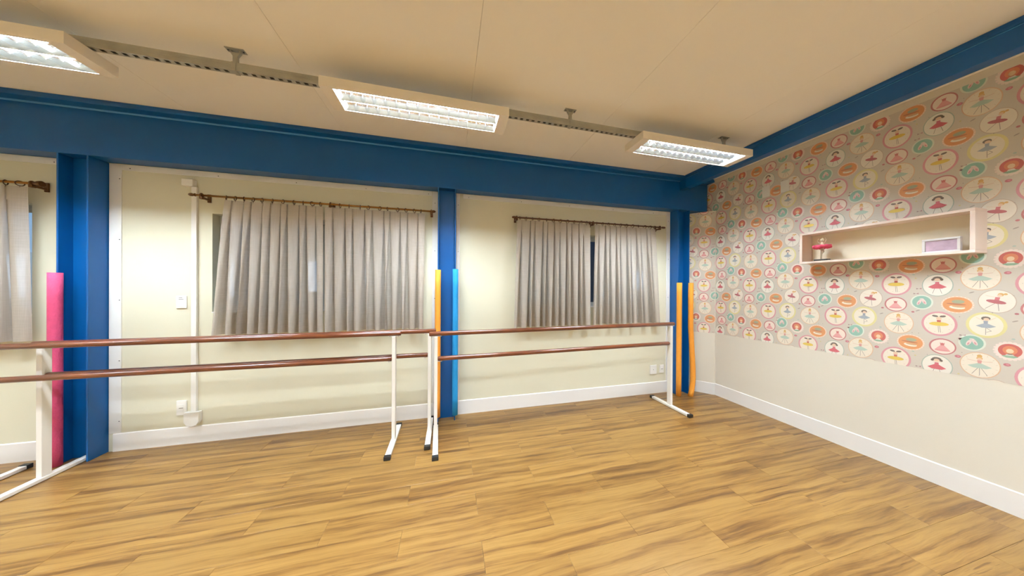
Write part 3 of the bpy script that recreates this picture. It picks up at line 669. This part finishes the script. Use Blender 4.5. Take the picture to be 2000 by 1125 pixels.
def wallprint(name, s0, s1, z0, z1, s_of_Y, place, parent, label):
    """s grows towards the camera along the wall; place(s,z,layer)->point"""
    vs = []; fs = []; cols = []
    for kind, Yc, zc in PATTERN:
        if kind not in MO: MO[kind] = motif(kind)
        for iu in range(-3, 13):
            sc = s_of_Y(Yc)+iu*TU
            if sc < s0-.1 or sc > s1+.1: continue
            for iv in range(-2, 4):
                zz = zc+iv*TV
                if zz < z0-.1 or zz > z1+.1: continue
                for l, poly, col in MO[kind]:
                    p = [(sc+u, zz+v) for u, v in poly]
                    if sc < s0+.1: p = clip(p, 0, s0, True)
                    if len(p) > 2 and sc > s1-.1: p = clip(p, 0, s1, False)
                    if len(p) > 2 and zz < z0+.1: p = clip(p, 1, z0, True)
                    if len(p) > 2 and zz > z1-.1: p = clip(p, 1, z1, False)
                    if len(p) < 3: continue
                    o_ = len(vs); vs += [place(a, b_, l) for a, b_ in p]; fs.append(tuple(range(o_, o_+len(p)))); cols += [(*ink(col), 1)]*len(p)
    me = bpy.data.meshes.new(name); me.from_pydata(vs, [], fs)
    at = me.color_attributes.new('ink', 'FLOAT_COLOR', 'CORNER'); at.data.foreach_set('color', [c for q in cols for c in q]); me.update()
    o = obj(name, me, M_print, parent); o['label'] = label; return o
LAY = .00022
# right wall: s = -Y
wp = MB().box(XR-.0016, XR-.0001, YB+.001, YW-.003, Z0P, Z1P).build('wallpaper', M_paper, WR); wp['label'] = 'greige wallpaper with ballerina medallions'
wallprint('printed_medallions', -(YW-.004), -(YB+.002), Z0P+.0005, Z1P-.0005, lambda Y: -Y, lambda s, z, l: (XR-.0017-LAY*l, -s, z), wp, 'ballerina, slipper and dress medallions in pink, orange, mint and yellow')
# slanted corner: continues round the edge
dd = (CB-CA).normalized(); nn = Vector((-dd.y, dd.x)); LEN = (CB-CA).length
wp2 = bpy.data.objects.new('wallpaper', None)
a_, b_ = CA+nn*.0001, CB+nn*.0001; a2, b2v = CA+nn*.0016, CB+nn*.0016
bpy.data.objects.remove(wp2)
wp2 = MB().add([(*a_, Z0P), (*b_, Z0P), (*b_, ZCH), (*a_, ZCH), (*a2, Z0P), (*b2v, Z0P), (*b2v, ZCH), (*a2, ZCH)], [(4,5,6,7),(0,1,5,4),(3,7,6,2),(0,4,7,3),(1,2,6,5)]).build('wallpaper', M_paper, wc)
def pl2(s, z, l): q = CA+dd*(-CA.y-s)+nn*(.0017+LAY*l); return (q.x, q.y, z)
wallprint('printed_medallions', -CA.y-LEN, -CA.y-.0005, Z0P+.0005, ZCH-.0005, lambda Y: -Y, pl2, wp2, 'ballerina medallions continuing on the slanted corner')

# ------------------------------------------------------------------ wall shelf and what stands in it
SX, SY0, SY1, SZ0, SZ1, ST = 3.512, .992, 1.916, 1.756, 2.066, .020
sh = thing('wall_shelf', 'long pale pink box shelf hung on the wallpaper', 'shelf', (XR, (SY0+SY1)/2, SZ0)); oy = (SY0+SY1)/2
xb = XR-.0030-XR; xf = SX-XR
MB().cbox(xf, xb, SY0-oy, SY1-oy, 0, ST, .0015).build('bottom_board', M_shelf, sh)
MB().cbox(xf, xb, SY0-oy, SY1-oy, SZ1-SZ0-ST, SZ1-SZ0, .0015).build('top_board', M_shelf, sh)
for y0 in (SY0-oy, SY1-oy-ST): MB().cbox(xf, xb, y0, y0+ST, ST+.0003, SZ1-SZ0-ST-.0003, .0015).build('side_board', M_shelf, sh)
MB().box(xb-.006, xb, SY0-oy+ST+.0003, SY1-oy-ST-.0003, ST+.0003, SZ1-SZ0-ST-.0003).build('back_panel', M_shelfin, sh)
ZSH = SZ0+ST
fg = thing('ballerina_figurine', 'small ballerina figurine in a bright pink tutu on a black base in the wall shelf', 'figurine', (3.546, 1.766, ZSH+.0005))
MB().cbox(-.026, .026, -.048, .048, 0, .0145, .003).build('base', M_black, fg)
MB().tube([(0, .006, .015), (0, .005, .06), (0, .002, .115)], [.0045, .006, .008], 10).build('leg', M_clear, fg)
MB().tube([(.004, -.004, .115), (.004, -.010, .085), (.004, .002, .070)], [.007, .005, .0035], 8).build('leg', M_clear, fg)
MB().tube([(0, 0, .112), (0, 0, .135), (0, 0, .160), (0, 0, .172), (0, 0, .182)], [.009, .0095, .013, .009, .0055], 10).build('torso', M_doll, fg)
tv = []; tf = []; nt_ = 36
for ring, (rr, zz, amp) in enumerate([(.009, .150, 0), (.035, .154, .003), (.060, .146, .007), (.063, .128, .008), (.040, .118, .006), (.010, .122, 0)]):
    for k in range(nt_): a = 2*PI*k/nt_; q = amp*math.sin(9*a+ring); tv.append(((rr+q*.4)*math.cos(a), (rr+q*.4)*math.sin(a), zz+q))
for r_ in range(5):
    for k in range(nt_): tf.append((r_*nt_+k, r_*nt_+(k+1) % nt_, (r_+1)*nt_+(k+1) % nt_, (r_+1)*nt_+k))
MB().add(tv, tf, True).build('tutu', M_tulle, fg)
hd = MB().ball((0, 0, .198), .0155, 12, 8, (1, .9, 1.05)).build('head', M_doll, fg)
MB().ball((.002, .0, .208), .0135, 10, 6, (1, 1, .7)).ball((.004, 0, .219), .006, 8, 6).build('hair', M_doll, hd)
for s in (-1, 1):
    MB().ball((-.0142, s*.0055, .199), .002, 6, 4).build('eye', M_black, hd)
    MB().tube([(0, s*.011, .170), (-.004, s*.027, .182), (-.004, s*.031, .200), (-.002, s*.022, .218)], [.004, .0035, .003, .0025], 8).build('arm', M_doll, fg)
pf = thing('picture_frame', 'small white picture frame with a mauve picture at the near end of the wall shelf', 'picture frame', (3.585, 1.142, ZSH+.0005), rz=-.10)
W2, H2 = .082, .108; fr = MB()
fr.cbox(-.011, .011, -W2, W2, 0, .014, .002).cbox(-.011, .011, -W2, W2, H2-.014, H2, .002).cbox(-.011, .011, -W2, -W2+.014, .0142, H2-.0142, .002).cbox(-.011, .011, W2-.014, W2, .0142, H2-.0142, .002)
fr.build('frame', M_white, pf); MB().box(-.004, .006, -W2+.0145, W2-.0145, .0145, H2-.0145).build('picture', M_pic, pf)

# ------------------------------------------------------------------ outside the windows
struct(MB().box(-14, 14, YW+.25, 16, -.3, -.2).build('pavement', M_pave), 'grey pavement outside the windows')
bd = thing('neighbouring_building', 'pale building seen in slivers through the windows', 'building', (0, 10, -.2))
MB().box(-14, -6.2, 0, 3, 0, 9).build('wall', M_bldw, bd); MB().box(-6.19, 14, .4, 3, 0, 9).build('wall', M_bld, bd)
for x, z, w_, h_ in [(-12.2, 1.3, 1.2, 1.3), (-10.6, 1.3, 1.2, 1.3), (-9.0, 1.3, 1.2, 1.3), (-7.4, 1.3, 1.0, 1.3), (-12.2, 4, 1.2, 1.3), (-10.6, 4, 1.2, 1.3), (-9, 4, 1.2, 1.3)]:
    f_ = MB().box(x, x+w_, -.06, -.001, z, z+h_).build('window', M_white, bd); MB().box(x+.08, x+w_-.08, -.075, -.061, z+.08, z+h_-.08).build('pane', M_lit, f_)
for x, z, w_, h_ in [(-4.7, 1.5, .5, 1.1), (-3.6, 1.6, .9, .9), (5.3, 1.7, .34, .55), (6.6, 1.1, .12, 1.4), (8.2, 1.6, .7, .9)]:
    f_ = MB().box(x, x+w_, .34, .399, z, z+h_).build('window', M_white, bd); MB().box(x+.03, x+w_-.03, .325, .339, z+.03, z+h_-.03).build('pane', M_lit, f_)
for x0, lb in ((2.02, 'navy outdoor post behind the right window'), (-1.70, 'navy outdoor post behind the left window')):
    t = thing('outdoor_post', lb, 'post', (x0+.25, 4.05, -.2))
    MB().cbox(-.26, .26, 0, .2, .001, 3.4, .01).build('shaft', M_dark, t); MB().cbox(-.30, .30, -.04, .24, 3.401, 3.5, .01).build('cap', M_dark, t)
